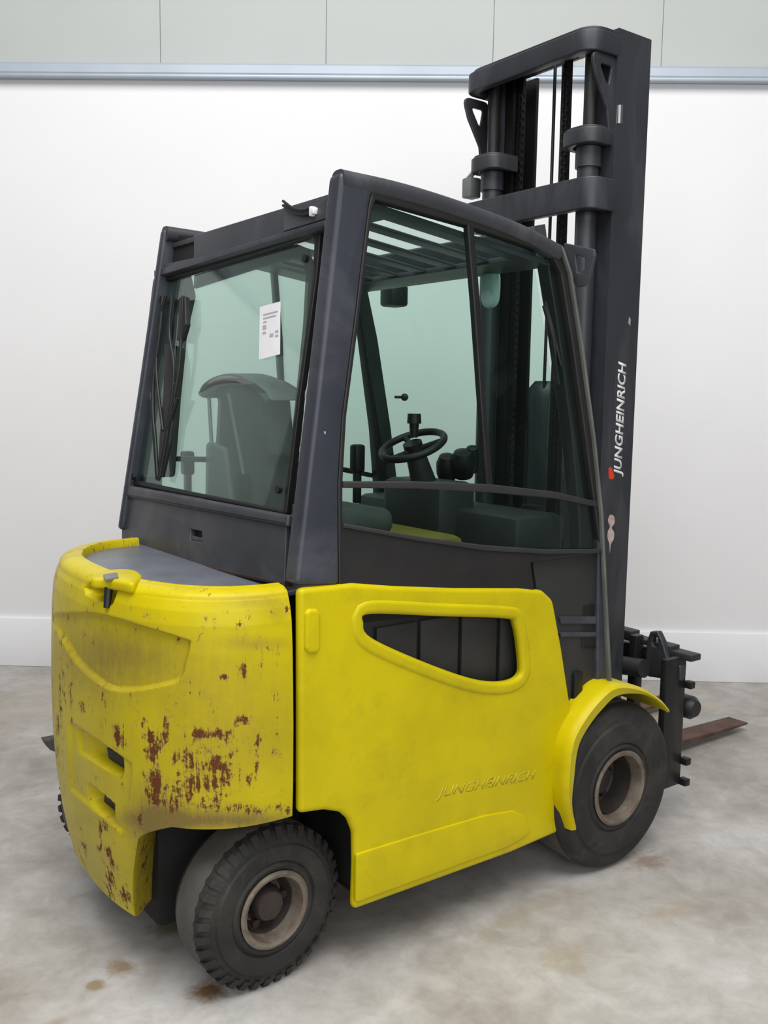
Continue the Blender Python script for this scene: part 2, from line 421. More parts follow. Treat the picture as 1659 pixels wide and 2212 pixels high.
R1 = [(60, 1318), (200, 1325), (300, 1352), (398, 1382), (409, 1392), (400, 1430), (386, 1468), (340, 1482), (290, 1490), (240, 1488), (200, 1465), (160, 1425), (124, 1365), (60, 1260), (60, 1200)]
R1 = smooth_closed(R1[:3]+R1[3:6]+R1[6:], 4)
POCK1 = [(163, 1580), (185, 1587), (258, 1640), (259, 1672), (238, 1668), (168, 1625)]
POCK2 = [(176, 1694), (190, 1697), (240, 1740), (240, 1766), (226, 1764), (180, 1722)]
PAN = [(148, 1560), (165, 1566), (284, 1650), (281, 1700), (272, 1797), (262, 1799), (205, 1752), (150, 1705)]
NOTCH = [(184, 1270), (196, 1258), (230, 1247), (252, 1245), (256, 1262), (243, 1300), (238, 1308), (186, 1284)]
RUST = [(522, 1558, 20, 16, 1.1), (435, 1580, 34, 18, 1.1), (256, 1595, 13, 26, 1.1), (330, 1612, 18, 52, 1.05), (360, 1590, 10, 34, .95), (470, 1670, 34, 42, .95), (515, 1350, 8, 9, .9), (484, 1462, 18, 8, .85), (530, 1440, 8, 22, .75),
        (555, 1620, 6, 46, .8), (400, 1640, 30, 30, .75), (450, 1740, 130, 20, .42), (350, 1725, 38, 30, .50), (560, 1750, 70, 10, .45), (300, 1770, 10, 20, 1.0), (225, 1785, 12, 12, .95), (240, 1890, 10, 40, .95), (272, 1930, 16, 30, .9),
        (175, 1830, 14, 24, .55), (135, 1470, 8, 80, .55), (155, 1500, 5, 70, .6), (222, 1505, 6, 16, .9), (128, 1560, 8, 60, .5), (330, 1690, 14, 30, .9), (215, 1830, 8, 8, .8), (232, 1840, 8, 12, .8), (440, 1500, 26, 8, .45), (500, 1600, 40, 20, .6),
        (180, 1520, 10, 30, .65), (540, 1680, 16, 20, .55), (120, 1650, 6, 80, .4), (300, 1560, 20, 12, .5), (592, 1480, 8, 40, .35), (590, 1400, 20, 10, .4), (400, 1700, 40, 20, .6)]
DIRT = [(280, 1410, 150, 60, .75), (480, 1610, 150, 90, .55), (450, 1480, 180, 60, .35), (560, 1390, 70, 14, .6), (470, 1772, 190, 20, 1.5), (360, 1775, 40, 30, .7), (340, 1750, 60, 60, .7), (200, 1450, 90, 90, .5), (220, 1870, 60, 60, .5), (320, 1860, 30, 110, 1.0), (560, 1300, 80, 16, .6), (200, 1690, 90, 110, .35), (600, 1330, 30, 20, .4)]
def blob(x, y, L):
    s = 0
    for cx_, cy_, rx, ry, a in L:
        q = ((x-cx_)/rx)**2+((y-cy_)/ry)**2
        if q < 5: s += a*math.exp(-q*.8)
    return s
grid = []; verts = []; rustv = []; dirtv = []; faces = []
for i in range(NU+1):
    th = THS[i]; x0, y0 = plan(th, 0); zb = zbottom(y0)
    for j in range(NV+1):
        v = j/NV
        z = zb+(1.114-zb)*(1-(1-v)**1.35); d = d_of(z)
        if v > .92:      # over the rolled rim and down to the deck
            k = (v-.92)/.08; zt = zb+(1.114-zb)*(1-(.08)**1.35); 
            if k < .45: t = k/.45; ang = t*PI/2; d0 = d_of(zt); z = zt+(1.116-zt)*math.sin(ang); d = d0+.046*(1-math.cos(ang))
            elif k < .75: t = (k-.45)/.3; d = d_of(zt)+.046+.022*t; z = 1.116+.002*math.sin(t*PI)
            else: t = (k-.75)/.25; d = d_of(zt)+.068+.006*math.sin(t*PI/2); z = 1.116-.03*t
        x, y = plan(th, d)
        side_bulge = 0
        P = Vector((x, y, z)); e = 1e-3; xa, ya = plan(min(th+e, PI), d); xb, yb = plan(max(th-e, 0), d)
        nrm = Vector((-(ya-yb), (xa-xb), 0)); 
        if nrm.length > 0: nrm.normalize()
        if nrm.dot(Vector((CWX-x+.0, YW-y, 0))) > 0: nrm = -nrm
        hx, hy = proj(P); inward = 0
        if th < 2.05:
            if 60 < hx < 430 and 1290 < hy < 1510:
                sd = seg_sd(R1, hx, hy); inward += .014*sstep(-4, 5, sd)*sstep(2.0, 1.6, th)
            if 130 < hx < 300 and 1540 < hy < 1815:
                inward += .007*sstep(-2, 4, seg_sd(PAN, hx, hy))
                s1 = seg_sd(POCK1, hx, hy); inward += .10*sstep(-4, 8, s1)*sstep(170, 240, hx)+.010*sstep(-6, 2, s1)
                s2 = seg_sd(POCK2, hx, hy); inward += .09*sstep(-4, 7, s2)*sstep(180, 215, hx)
            if 170 < hx < 270 and 1235 < hy < 1315 and v < .97:
                inward += .055*sstep(-3, 8, seg_sd(NOTCH, hx, hy))
        if 190 < hx < 275 and 1600 < hy < 1790 and th < 2: grid.append((hx, hy, P.copy(), nrm.copy()))
        P -= nrm*inward
        verts.append(P); rustv.append(blob(hx, hy, RUST) if th < 1.9 else .2); dirtv.append(blob(hx, hy, DIRT) if th < 1.9 else .3)
nj = NV+1
for i in range(NU):
    for j in range(NV): faces.append((i*nj+j, i*nj+j+1, (i+1)*nj+j+1, (i+1)*nj+j))
# thickness of the casting along its lower edge and at its front edge
base = len(verts); strip = []
for i in range(NU+1):
    p = verts[i*nj]; c = Vector((CWX+.02, YW, p.z)); dirv = (c-p); dirv.z = 0; dirv.normalize()
    verts.append(p+dirv*.018+Vector((0, 0, -.008))); verts.append(p+dirv*.12+Vector((0, 0, .01))); verts.append(p+dirv*.14+Vector((0, 0, .3)))
    for _ in range(3): rustv.append(.30); dirtv.append(.9)
for i in range(NU):
    a, b = base+3*i, base+3*i+3
    faces.append((i*nj, (i+1)*nj, b, a))
    for k in range(2): faces.append((a+k, b+k, b+k+1, a+k+1))
for i in (0, NU):
    b2 = len(verts)
    for j in range(nj): p = verts[i*nj+j]; verts.append(Vector((p.x+.0, p.y+(.05 if i == 0 else -.05), p.z-.0))); rustv.append(0); dirtv.append(.5)
    for j in range(int(NV*.90)): faces.append((i*nj+j, i*nj+j+1, b2+j+1, b2+j))
me = bpy.data.meshes.new('counterweight'); me.from_pydata([tuple(v) for v in verts], [], faces); me.update()
for nm, arr in (('rust', rustv), ('dirt', dirtv)):
    a_ = me.attributes.new(nm, 'FLOAT', 'POINT'); a_.data.foreach_set('value', arr)
bm = bmesh.new(); bm.from_mesh(me); bmesh.ops.recalc_face_normals(bm, faces=bm.faces); bm.to_mesh(me); bm.free()
CW = link(me, 'counterweight', 'yellow_rusty', label='rusty scratched yellow rear casting')
def on_tail(p, depth):
    g = min(grid, key=lambda g: (g[0]-p[0])**2+(g[1]-p[1])**2); return g[2]-g[3]*depth
for poly in ([(206, 1622), (225, 1631), (256, 1652), (257, 1669), (243, 1666), (212, 1645)], [(202, 1722), (220, 1729), (238, 1743), (238, 1762), (224, 1758), (200, 1738)]):
    bm = bmesh.new(); a_ = [bm.verts.new(on_tail(p, .032)) for p in poly]; b_ = [bm.verts.new(on_tail(p, .042)) for p in poly]
    bm.faces.new(a_); bm.faces.new(b_[::-1])
    for k in range(6): bm.faces.new((a_[k], a_[(k+1) % 6], b_[(k+1) % 6], b_[k]))
    from_bm(bm, 'pocket_shade', 'black_plastic', CW, False)  # black slab added for the shade at the pocket's deep end
# deck plate inside the rolled rim
FLAT = Plane((0, 0, 1.092), (1, 0, 0), (0, 1, 0))
deck = [plan(PI*k/80, .078) for k in range(81)]+[(1.42, YW+.46), (1.42, YW-.46)]
plate('deck_cover', 'deck_metal', deck, FLAT, .012, 0, .002)
TOPP = Plane((0, 0, 1.119), (1, 0, 0), (0, 1, 0))
sur = smooth_closed([tuple(at(p, 2, 1.119))[:2] for p in ((196, 1250), (222, 1236), (262, 1231), (293, 1234), (307, 1244), (300, 1255), (285, 1262), (250, 1256), (225, 1252))], 6)
plate('handle_surround', 'yellow_paint', sur, TOPP, .030, .004, .010)
lt = fillet([tuple(at(p, 2, 1.125))[:2] for p in ((223, 1243), (253, 1238), (256, 1248), (226, 1252))], .004)
lp = plate('hood_latch', 'grey_plastic', lt, Plane((0, 0, 1.128), (1, 0, 0), (0, 1, 0)), .008, 0, .002)
bm = bmesh.new(); a = at((239, 1248), 2, 1.12); cyl(bm, a+Vector((-.004, -.004, 0)), a+Vector((-.02, -.022, -.075)), .013, 14, .009)
from_bm(bm, 'latch_stem', 'black_plastic', lp)
# towing hook behind the tail
bm = bmesh.new()
pts = [at(p, 0, .93) for p in ((88, 1593), (98, 1601), (108, 1600), (122, 1588), (160, 1590), (160, 1630), (122, 1625), (108, 1620), (97, 1608))]
va = [bm.verts.new(p) for p in pts]; vb = [bm.verts.new(p+Vector((.05, 0, 0))) for p in pts]
bm.faces.new(va); bm.faces.new(vb[::-1])
for k in range(len(va)): k2 = (k+1) % len(va); bm.faces.new((va[k], vb[k], vb[k2], va[k2]))
from_bm(bm, 'tow_hook', 'matt_dark_panel')

# ------------------------------------------------------------------ side panels of the battery bay
outl = px(BODY, [(645, 1271), (700, 1266), (762, 1260), (850, 1266), (980, 1270), (1120, 1270), (1172, 1275), (1194, 1296), (1213, 1400), (1228, 1500), (1238, 1560), (1236, 1610), (1226, 1665), (1218, 1730), (1222, 1790),
        (1100, 1843), (762, 1966), (765, 1870), (764, 1800), (752, 1770), (735, 1755), (700, 1750), (645, 1758)])
outl = fillet(outl, [.018, .05, .05, .1, .1, .05, .05, .05, .2, .2, .1, .1, .2, .1, .02, .1, .018, .02, .06, .04, .04, .08, .018])
hole = px(BODY, [(783, 1345), (800, 1325), (950, 1330), (1090, 1335), (1112, 1350), (1124, 1430), (1118, 1462), (1075, 1474), (1010, 1465), (900, 1425), (800, 1378)])
hole = smooth_closed(hole, 5)
SPm = plate_mesh(outl, BODY, .032, .006, .0155, [hole], 6)
def yellow_side(me):
    return link(me, 'side_panel', 'yellow_paint', label='yellow battery door with a long cut-out')
SPm2 = mirrored(SPm); SPm2.transform(Matrix.Translation((0, -.10, 0)))
SP = yellow_side(SPm); SP2 = yellow_side(SPm2)
hc = Vector((sum(p[0] for p in hole)/len(hole), sum(p[1] for p in hole)/len(hole)))
def grow(ring, d):
    out = []; n = len(ring); sg = 1 if area2(ring) > 0 else -1
    for i in range(n):
        t = (Vector(ring[(i+2) % n])-Vector(ring[i-2])).normalized(); out.append((ring[i][0]+t.y*d*sg, ring[i][1]-t.x*d*sg))
    return out
plate('cutout_rim', 'yellow_paint', grow(hole, .040), BODY, .030, .0115, .0149, [grow(hole, -.002)], parent=SP, res=6)
# skirt along the lower edge, raised marker, print
sk = px(BODY, [(772, 1846), (900, 1806), (1050, 1762), (1112, 1752), (1138, 1765), (1150, 1800), (1100, 1830), (770, 1952)], .014)
plate('skirt', 'yellow_paint', fillet(sk, [.01, 0, .05, .05, .04, .02, .05, .01]), BODY, .02, .0115, .004, parent=SP)
mk = px(BODY, [(661, 1325), (668, 1316), (686, 1316), (693, 1325), (693, 1400), (687, 1412), (667, 1412), (660, 1402)], .014)
plate('latch_cover', 'yellow_paint', fillet(mk, .012), BODY, .03, .016, .009, parent=SP)
def text(name, body, mat, plane, p0, height, width=None, angle=0, shear=0, front=.001, parent=TRUCK, off=0, bold=0.0, mirror=False):
    cu = bpy.data.curves.new(name, 'FONT'); cu.body = body; cu.size = 1; cu.extrude = .0; cu.shear = shear; cu.offset = bold
    o = bpy.data.objects.new(name, cu); COL.objects.link(o)
    dg = bpy.context.evaluated_depsgraph_get(); me = bpy.data.meshes.new_from_object(o.evaluated_get(dg)); bpy.data.objects.remove(o)
    xs = [v.co.x for v in me.vertices]; ys = [v.co.y for v in me.vertices]; x0, x1, y0, y1 = min(xs), max(xs), min(ys), max(ys)
    u0, v0 = p0; sy = height/(y1-y0); sx_ = (width/(x1-x0)) if width else sy; ca, sa = math.cos(angle), math.sin(angle)
    for v in me.vertices:
        a, b = (v.co.x-x0)*sx_, (v.co.y-y0)*sy
        v.co = plane.xyz(u0+a*ca-b*sa, v0+a*sa+b*ca, front)
    bm = bmesh.new(); bm.from_mesh(me); r = bmesh.ops.solidify(bm, geom=bm.faces[:], thickness=.0006); bm.to_mesh(me); bm.free()
    return link(me, name, mat, parent, False)
p0 = px(BODY, [(945, 1733)], .014)[0]; p1 = px(BODY, [(1160, 1690)], .014)[0]
text('faded_lettering', 'JUNGHEINRICH', 'faded_yellow_print', BODY, p0, .040, math.hypot(p1[0]-p0[0], p1[1]-p0[1]), math.atan2(p1[1]-p0[1], p1[0]-p0[0]), .3, .0064, SP, 0, .01)

# ------------------------------------------------------------------ chassis, liners
box('chassis', 'door_panel', (1.50, 2.115, .17), (2.20, 2*YC-2.115, .98), .01)
boxes('battery_cell_cover', 'matt_dark_panel', [((1.55+.16*k, 2.10, .72), (1.695+.16*k, 2.118, .96)) for k in range(4)], .003)
box('rear_axle', 'shaded_steel', (1.0, 2.36, .12), (1.47, 2*YW-2.36, .50), .02)
box('wheel_arch_liner', 'shaded_steel', (1.49, 2.09, .20), (1.52, 2*YC-2.09, .60), .004)
box('inner_frame', 'shaded_steel', (1.10, 2.20, .52), (1.50, 2*YW-2.20, 1.05), .01)
box('drive_axle', 'shaded_steel', (2.40, 2.24, .12), (2.66, 2*YC-2.24, .42), .02)
box('front_bulkhead', 'black_plastic', (2.20, 2.20, .35), (2.50, 2*YC-2.20, .80), .01)
# front lower cab side (grey step panel with ribs)
LOW = Plane((0, 2.075, 0), (1, 0, 0), (0, 0, 1))
o1 = px(LOW, [(1150, 1200), (1304, 1185), (1322, 1478), (1262, 1500), (1240, 1560), (1190, 1500)])
low_r, low_l = plate('front_side_panel', 'matt_dark_panel', fillet(o1, .01), LOW, .03, 0, .004, both=True)
for ya, yb in ((1332, 1348), (1366, 1376)):
    plate('rib', 'charcoal_paint', fillet(px(LOW, [(1208, ya), (1300, ya), (1302, yb), (1212, yb)], .006), .002), LOW, .01, .007, .003, parent=low_r)
o2 = px(LOW, [(1296, 1110), (1306, 1190), (1322, 1478), (1312, 1484), (1288, 1480), (1290, 1200)], .01)
plate('corner_post', 'cab_pillar_paint', fillet(o2, .004), LOW, .06, .015, .008, both=True)
box('step_hinge', 'black_plastic', tuple(at((1240, 1530), 1, 2.06)), tuple(at((1262, 1450), 1, 2.06)+Vector((0, .03, 0))), .008)

# ------------------------------------------------------------------ cab shell
# rear pillars (deep plates seen from the side and from behind)
pil = px(SIDE, [(638, 1264), (688, 826), (738, 366), (812, 395), (800, 440), (768, 700), (742, 900), (733, 1050), (735, 1264)])
pl_ = plate('rear_pillar', 'cab_pillar_paint', fillet(pil, [.015, 0, .02, .015, .015, .6, .3, .3, .015]), SIDE, .062, 0, .014, res=4)
link(mirrored(plate_mesh(fillet(pil, [.015, 0, .02, .015, .015, .6, .3, .3, .015]), SIDE, .034, 0, .010, (), 3)), 'rear_pillar', 'cab_pillar_paint')
# paint chips on the pillar
for (x, y, a, b) in ((692, 735, 7, 14), (673, 775, 4, 9), (683, 790, 3, 8), (649, 968, 4, 12), (641, 1085, 2, 6), (641, 1168, 3, 7), (702, 935, 3, 5), (660, 850, 3, 9)):
    PC = SIDE if x > 695 else REAR
    c = PC.uv((x, y), .001); ra, rb = a/720, b/720
    pts = [(c[0]+ra*random.uniform(.5, 1.1)*math.cos(t), c[1]+rb*random.uniform(.5, 1.1)*math.sin(t)) for t in (k*PI/4 for k in range(8))]
    plate('paint_chip', 'scratch', pts, PC, .0015, .0012, 0, parent=pl_)
# dark door frame beside the pillar and under the roof rail
DF = SIDE
fr_o = px(DF, [(735, 1262), (733, 1050), (742, 900), (768, 700), (800, 440), (810, 402), (1020, 470), (1212, 530), (1232, 580), (1258, 750), (1285, 950), (1300, 1110), (1306, 1195), (1150, 1215), (1160, 1290), (735, 1290)])
fr_i = px(DF, [(744, 1130), (744, 1045), (752, 900), (778, 700), (808, 450), (816, 430), (1020, 488), (1196, 548), (1216, 590), (1240, 740), (1268, 940), (1286, 1080), (1302, 1188), (1180, 1190), (1050, 1180), (900, 1158)])
door = plate('side_door', 'door_panel', fillet(fr_o, .008), DF, .035, -.006, .005, [fillet(fr_i, .006)], both=True)
# panes
def pane(name, pts, both=True, off=-.018):
    return plate(name, 'tinted_glass', px(SIDE, pts, off), SIDE, .005, off, .0, both=both, parent=door[0], parents=door[1])
pane('rear_pane', [(740, 1046), (748, 900), (774, 700), (806, 445), (812, 426), (1018, 484), (1062, 1050)])
pane('front_pane', [(1012, 480), (1200, 545), (1220, 590), (1244, 740), (1272, 940), (1290, 1085), (1056, 1055)], off=-.024)
pane('lower_pane', [(740, 1050), (1060, 1055), (1290, 1080), (1304, 1190), (1180, 1192), (1050, 1184), (900, 1162), (742, 1134)])
def bar(name, mat, pts, th=.02, front=0, bevel=.004, both=True, par=None):
    return plate(name, mat, px(SIDE, pts, front), SIDE, th, front, bevel, both=both, parent=par[0] if par else TRUCK, parents=par[1] if par else None)
bar('window_divider', 'black_plastic', [(1010, 482), (1024, 486), (1042, 700), (1052, 900), (1066, 1056), (1053, 1056), (1038, 850), (1024, 650)], .022, -.006, par=door)
bar('belt_rail', 'matt_dark_panel', [(742, 1040), (900, 1040), (1060, 1046), (1200, 1062), (1290, 1083), (1292, 1096), (1200, 1077), (1060, 1064), (900, 1056), (742, 1054)], .024, -.003, par=door)
bar('pane_seal', 'matt_dark_panel', [(742, 1130), (900, 1158), (1050, 1178), (1180, 1187), (1304, 1186), (1305, 1196), (1180, 1197), (1050, 1190), (900, 1168), (742, 1140)], .012, 0.0, .004, par=door)
bar('front_edge_trim', 'grey_trim', [(1212, 528), (1218, 534), (1237, 590), (1262, 750), (1288, 950), (1304, 1110), (1322, 1472), (1317, 1472), (1300, 1112), (1284, 950), (1257, 750), (1232, 590)], .014, .006, .002)
# front pillars: deep dark posts behind the door glass
fp = px(SIDE, [(1180, 540), (1206, 540), (1238, 700), (1276, 950), (1296, 1110), (1316, 1400), (1260, 1400), (1252, 1110), (1238, 950), (1205, 700)], -.03)
plate('front_pillar', 'black_plastic', fillet(fp, .004), SIDE, .05, -.032, .006, both=True)
# roof side rails
rr_ = [SIDE.xyz(*SIDE.uv(p), -.01) for p in ((742, 384), (880, 415), (1020, 459), (1130, 501), (1214, 545))]
rail_pts = bez(rr_, 6)
def roof_rail(mir):
    bm = bmesh.new(); n = 14; rings = []
    for k, p in enumerate(rail_pts):
        t = (rail_pts[min(k+1, len(rail_pts)-1)]-rail_pts[max(k-1, 0)]).normalized(); up = Vector((0, 0, 1)); s = t.cross(up).normalized(); up = s.cross(t)
        rings.append([bm.verts.new(p+up*(.026*math.copysign(abs(math.sin(a))**.7, math.sin(a)))+s*(.030*math.copysign(abs(math.cos(a))**.7, math.cos(a)))-s*.016) for a in (2*PI*j/n for j in range(n))])
    for a, b in zip(rings, rings[1:]):
        for j in range(n): bm.faces.new((a[j], a[(j+1) % n], b[(j+1) % n], b[j]))
    bm.faces.new(rings[0]); bm.faces.new(rings[-1])
    if mir:
        for v in bm.verts: v.co.y = 2*YM-v.co.y
    return from_bm(bm, 'roof_rail', 'charcoal_paint')
roof_rail(False); roof_rail(True)
# roof frame with lengthwise bars
RZ = Plane((1.43, 0, 2.135), (1, 0, -.127), (0, 1, 0))
ro = [(.012, 2.12), (.80, 2.12), (.80, 2*YM-2.12), (.012, 2*YM-2.12)]
gaps = [(2.235+.158*k) for k in range(6)]
_h = [[(.19, g-.045), (.685, g-.045), (.685, g+.045), (.19, g+.045)] for g in gaps]
roof = plate('roof_frame', 'charcoal_paint', ro, RZ, .018, 0, .004, [[(.19, gaps[0]-.05), (.685, gaps[0]-.05), (.685, gaps[-1]+.05), (.19, gaps[-1]+.05)]])
for k in range(5):
    c = (gaps[k]+gaps[k+1])/2
    plate('roof_bar', 'charcoal_paint', [(.18, c-.029), (.70, c-.029), (.70, c+.029), (.18, c+.029)], RZ, .010, -.002, .003, parent=roof)
plate('roof_pane', 'clear_acrylic', [(.18, 2.17), (.70, 2.17), (.70, 2*YC-2.17), (.18, 2*YC-2.17)], RZ, .004, .006, 0, parent=roof)
# rear beam under the roof, lower rear panel
RB = REAR
def rpx(pts, off=0): return px(REAR, pts, off)
bo = [REAR.uv(p, .0) for p in ((418, 508), (712, 418), (702, 492), (334, 592), (345, 572), (418, 556))]
plate('rear_beam', 'charcoal_paint', bo, REAR, .05, .0, .004)
plate('beam_end_recess', 'door_panel', [REAR.uv(p, -.03) for p in ((346, 506), (422, 508), (420, 575), (338, 598))], REAR, .02, -.03, .003)
plate('beam_lip', 'cab_pillar_paint', [REAR.uv(p, .006) for p in ((332, 584), (702, 474), (700, 488), (332, 599))], REAR, .03, .006, .005)
# the raised part of the beam beside the right pillar, and wiring with a white connector
plate('wiring_bracket', 'charcoal_paint', fillet([REAR.uv(p, .004) for p in ((613, 434), (630, 446), (716, 422), (714, 468), (612, 500))], .004), REAR, .006, .004, .002)
wr = [Vector(REAR.xyz(*REAR.uv(p), .010)) for p in ((618, 446), (640, 462), (662, 466), (678, 462))]
tubes('wiring', 'black_plastic', [(bez(wr, 6), .004), (bez([q+Vector((0, 0, .012)) for q in wr], 6), .004)])
c = Vector(REAR.xyz(*REAR.uv((684, 458)), .006)); boxes('wire_connector', 'white_paper', [(c-Vector((.012, .010, .009)), c+Vector((.008, .004, .009))), (c-Vector((.012, .0, .013)), c+Vector((.006, .012, .013)))], .003)
# left rear pillar outer edge is the mirrored pillar; window seal and glass between them
wo = rpx([(334, 604), (692, 492), (684, 640), (650, 900), (620, 1110), (450, 1075), (283, 1044)], -.02)
wo = [REAR.uv(p, -.02) for p in ((332, 600), (694, 488), (684, 600), (648, 860), (618, 1112), (282, 1046), (300, 860))]
wi = [REAR.uv(p, -.02) for p in ((344, 612), (680, 508), (676, 600), (641, 860), (611, 1102), (290, 1037), (307, 860))]
rw = plate('rear_window_frame', 'black_plastic', fillet(wo, [.02, .02, 0, 0, .01, .01, 0]), REAR, .02, -.018, .004, [fillet(wi, [.02, .03, 0, 0, .01, .01, 0])])
plate('pane', 'rear_tinted_glass', [REAR.uv(p, -.026) for p in ((338, 606), (687, 498), (680, 600), (645, 860), (614, 1107), (286, 1042), (303, 860))], REAR, .005, -.026, 0, parent=rw)
# inner flange of the rear opening, brown with rust
fl = [(419, 594), (560, 549), (640, 527), (662, 536), (672, 570), (666, 700), (648, 900), (628, 1088), (614, 1088), (636, 880), (654, 700), (660, 590), (652, 562), (636, 556), (560, 576), (418, 622)]
plate('inner_flange', 'brown_seal', [REAR.uv(p, -.06) for p in fl], REAR, .012, -.06, .002)
LIN = Plane((0, 3.215, 0), (1, 0, 0), (0, 0, 1))
tr_ = [LIN.uv(p) for p in ((412, 585), (424, 640), (406, 720), (392, 860), (379, 1030))]
tr_ = tr_+[(1.254+.166*(z-1.12)+.045, z) for z in (tr_[-1][1], tr_[0][1])]
plate('inner_pillar_trim', 'grey_trim', fillet(tr_, .015), LIN, .02, 0, .005)
# buttons holding the pane
for p in ((352, 648), (664, 560), (292, 1030), (606, 1058)):
    cc = Vector(REAR.xyz(*REAR.uv(p, -.018), -.018)); bm = bmesh.new(); cyl(bm, cc, cc+Vector(REAR.n)*.012, .011, 16); from_bm(bm, 'pane_button', 'black_plastic', rw)
# paper label on the glass
lab = [REAR.uv(p, -.022) for p in ((561, 663), (605, 651), (604, 765), (559, 777))]
pap = plate('paper_label', 'white_paper', lab, REAR, .001, -.0225, 0, parent=rw, label='white printed paper taped to the rear pane')
for k, (y0, y1, x0, x1) in enumerate(((676, 680, 568, 600), (684, 688, 568, 596), (692, 696, 568, 576), (700, 710, 567, 575), (714, 720, 567, 574), (722, 730, 582, 590), (718, 724, 594, 601), (728, 733, 594, 601))):
    plate('printed_line', 'grey_ink', [REAR.uv(p, -.0215) for p in ((x0, y0+3-(x0-568)*.27), (x1, y0+3-(x1-568)*.27), (x1, y1+2-(x1-568)*.27), (x0, y1+2-(x0-568)*.27))], REAR, .0006, -.0218, 0, parent=pap)
# wiper with its linkage on the left of the rear pane
def rp(p, o=.0): return Vector(REAR.xyz(*REAR.uv(p, o), o))
wip = tubes('rear_wiper', 'black_plastic', [(bez([rp((352, 640), -.005), rp((345, 720), -.004), rp((330, 850), -.003), rp((340, 1035), -.004)], 6), .007)], rw)
for a_ in ([(372, 638), (366, 720), (376, 800), (362, 920), (343, 1035)], [(396, 640), (392, 720), (386, 800), (368, 900), (345, 1030)], [(358, 640), (344, 700), (338, 800), (352, 930)], [(385, 860), (360, 940), (342, 1038)], [(325, 850), (335, 940), (341, 1036)]):
    tubes('wiper_link', 'black_plastic', [(bez([rp(p, -.004) for p in a_], 6), .006)], wip)
plate('wiper_blade', 'black_plastic', fillet([REAR.uv(p, 0) for p in ((352, 740), (366, 745), (376, 850), (362, 960), (347, 1030), (338, 1030), (342, 940), (350, 850))], .004), REAR, .012, -.004, .003, parent=wip)
plate('wiper_arm', 'black_plastic', fillet([REAR.uv(p, 0) for p in ((385, 642), (398, 640), (400, 700), (390, 735), (380, 735), (384, 690))], .004), REAR, .02, -.001, .004, parent=wip)
boxes('wiper_motor', 'black_plastic', [(rp((345, 632), -.09)-Vector((0, .035, .03)), rp((345, 632), -.09)+Vector((.05, .035, .02)))], .008)
# lower rear panel with handle recess
lr_o = [REAR.uv(p, -.012) for p in ((264, 1068), (618, 1135), (613, 1266), (262, 1192))]
hs = [REAR.uv(p, -.012) for p in ((411, 1143), (436, 1148), (436, 1171), (410, 1166))]
lr = plate('rear_lower_panel', 'charcoal_paint', lr_o, REAR, .03, -.012, .004, [hs])
plate('handle_recess', 'black_plastic', [REAR.uv(p, -.03) for p in ((405, 1138), (440, 1145), (440, 1175), (405, 1170))], REAR, .01, -.03, 0, parent=lr)
plate('handle_flap', 'charcoal_paint', [REAR.uv(p, -.014) for p in ((413, 1157), (434, 1161), (434, 1170), (412, 1166))], REAR, .01, -.016, .002, parent=lr)
plate('rear_sill', 'charcoal_paint', fillet([REAR.uv(p, 0) for p in ((266, 1046), (620, 1112), (618, 1138), (264, 1072))], .006), REAR, .05, -.001, .010)
plate('dirty_seam', 'seal_rubber', [REAR.uv(p, -.009) for p in ((264, 1184), (612, 1256), (611, 1266), (262, 1194))], REAR, .03, -.008, .006, parent=lr)

# windscreen at the front, wiper, roof front beam
ws = [(-2*YC+2.13, .0), (-2.13, .0), (-2.16, 1.34), (-2*YC+2.16, 1.34)]
plate('windscreen', 'windscreen_glass', ws, FRONT, .005, -.02, 0)
plate('front_beam', 'charcoal_paint', [(-2*YC+2.12, 1.32), (-2.12, 1.32), (-2.12, 1.42), (-2*YC+2.12, 1.42)], FRONT, .06, .0, .01)
tubes('front_wiper', 'black_plastic', [([at((1178, 652), 0, 2.2), at((1196, 720), 0, 2.22), at((1212, 790), 0, 2.26)], .006), ([at((1176, 660), 0, 2.2), at((1196, 730), 0, 2.22), at((1202, 800), 0, 2.26), at((1206, 830), 0, 2.27)], .008)])

# mirror, headlamps
bm = bmesh.new(); bmesh.ops.create_uvsphere(bm, u_segments=20, v_segments=12, radius=1)
c = at((1060, 622), 0, 2.22)
for v in bm.verts: v.co = c+Vector((v.co.x*.022, math.copysign(abs(v.co.y)**.6, v.co.y)*.038, math.copysign(abs(v.co.z)**.6, v.co.z)*.066))
mi = from_bm(bm, 'inner_mirror', 'mirror_reflection')
tubes('mirror_stem', 'black_plastic', [([c+Vector((.02, 0, .03)), c+Vector((.03, .0, .10)), c+Vector((.0, -.01, .16))], .007)], mi)
def worklamp(c, sgn):
    l = boxes('work_lamp', 'black_plastic', [((c[0]-.05, c[1]-.045, c[2]-.045), (c[0]+.04, c[1]+.045, c[2]+.045))], .014)
    tubes('lamp_bracket', 'black_plastic', [([Vector(c)+Vector((-.02, 0, .03)), Vector(c)+Vector((-.1, sgn*.03, .08))], .01)], l)
    return l
worklamp((2.46, 3.24, 2.03), -1)
# perforated bracket at the right front roof corner
BR = Plane((2.30, 0, 2.03), (0, -1, 0), (0, 0, 1))
bk = [BR.uv(p) for p in ((1216, 524), (1282, 538), (1284, 552), (1272, 600), (1262, 618), (1244, 620), (1232, 600))]
bh = [BR.uv(p) for p in ((1242, 550), (1262, 556), (1262, 580), (1254, 590), (1246, 588))]
plate('lamp_mount', 'charcoal_paint', fillet(bk, .006), BR, .012, 0, .003, [fillet(bh, .003)])

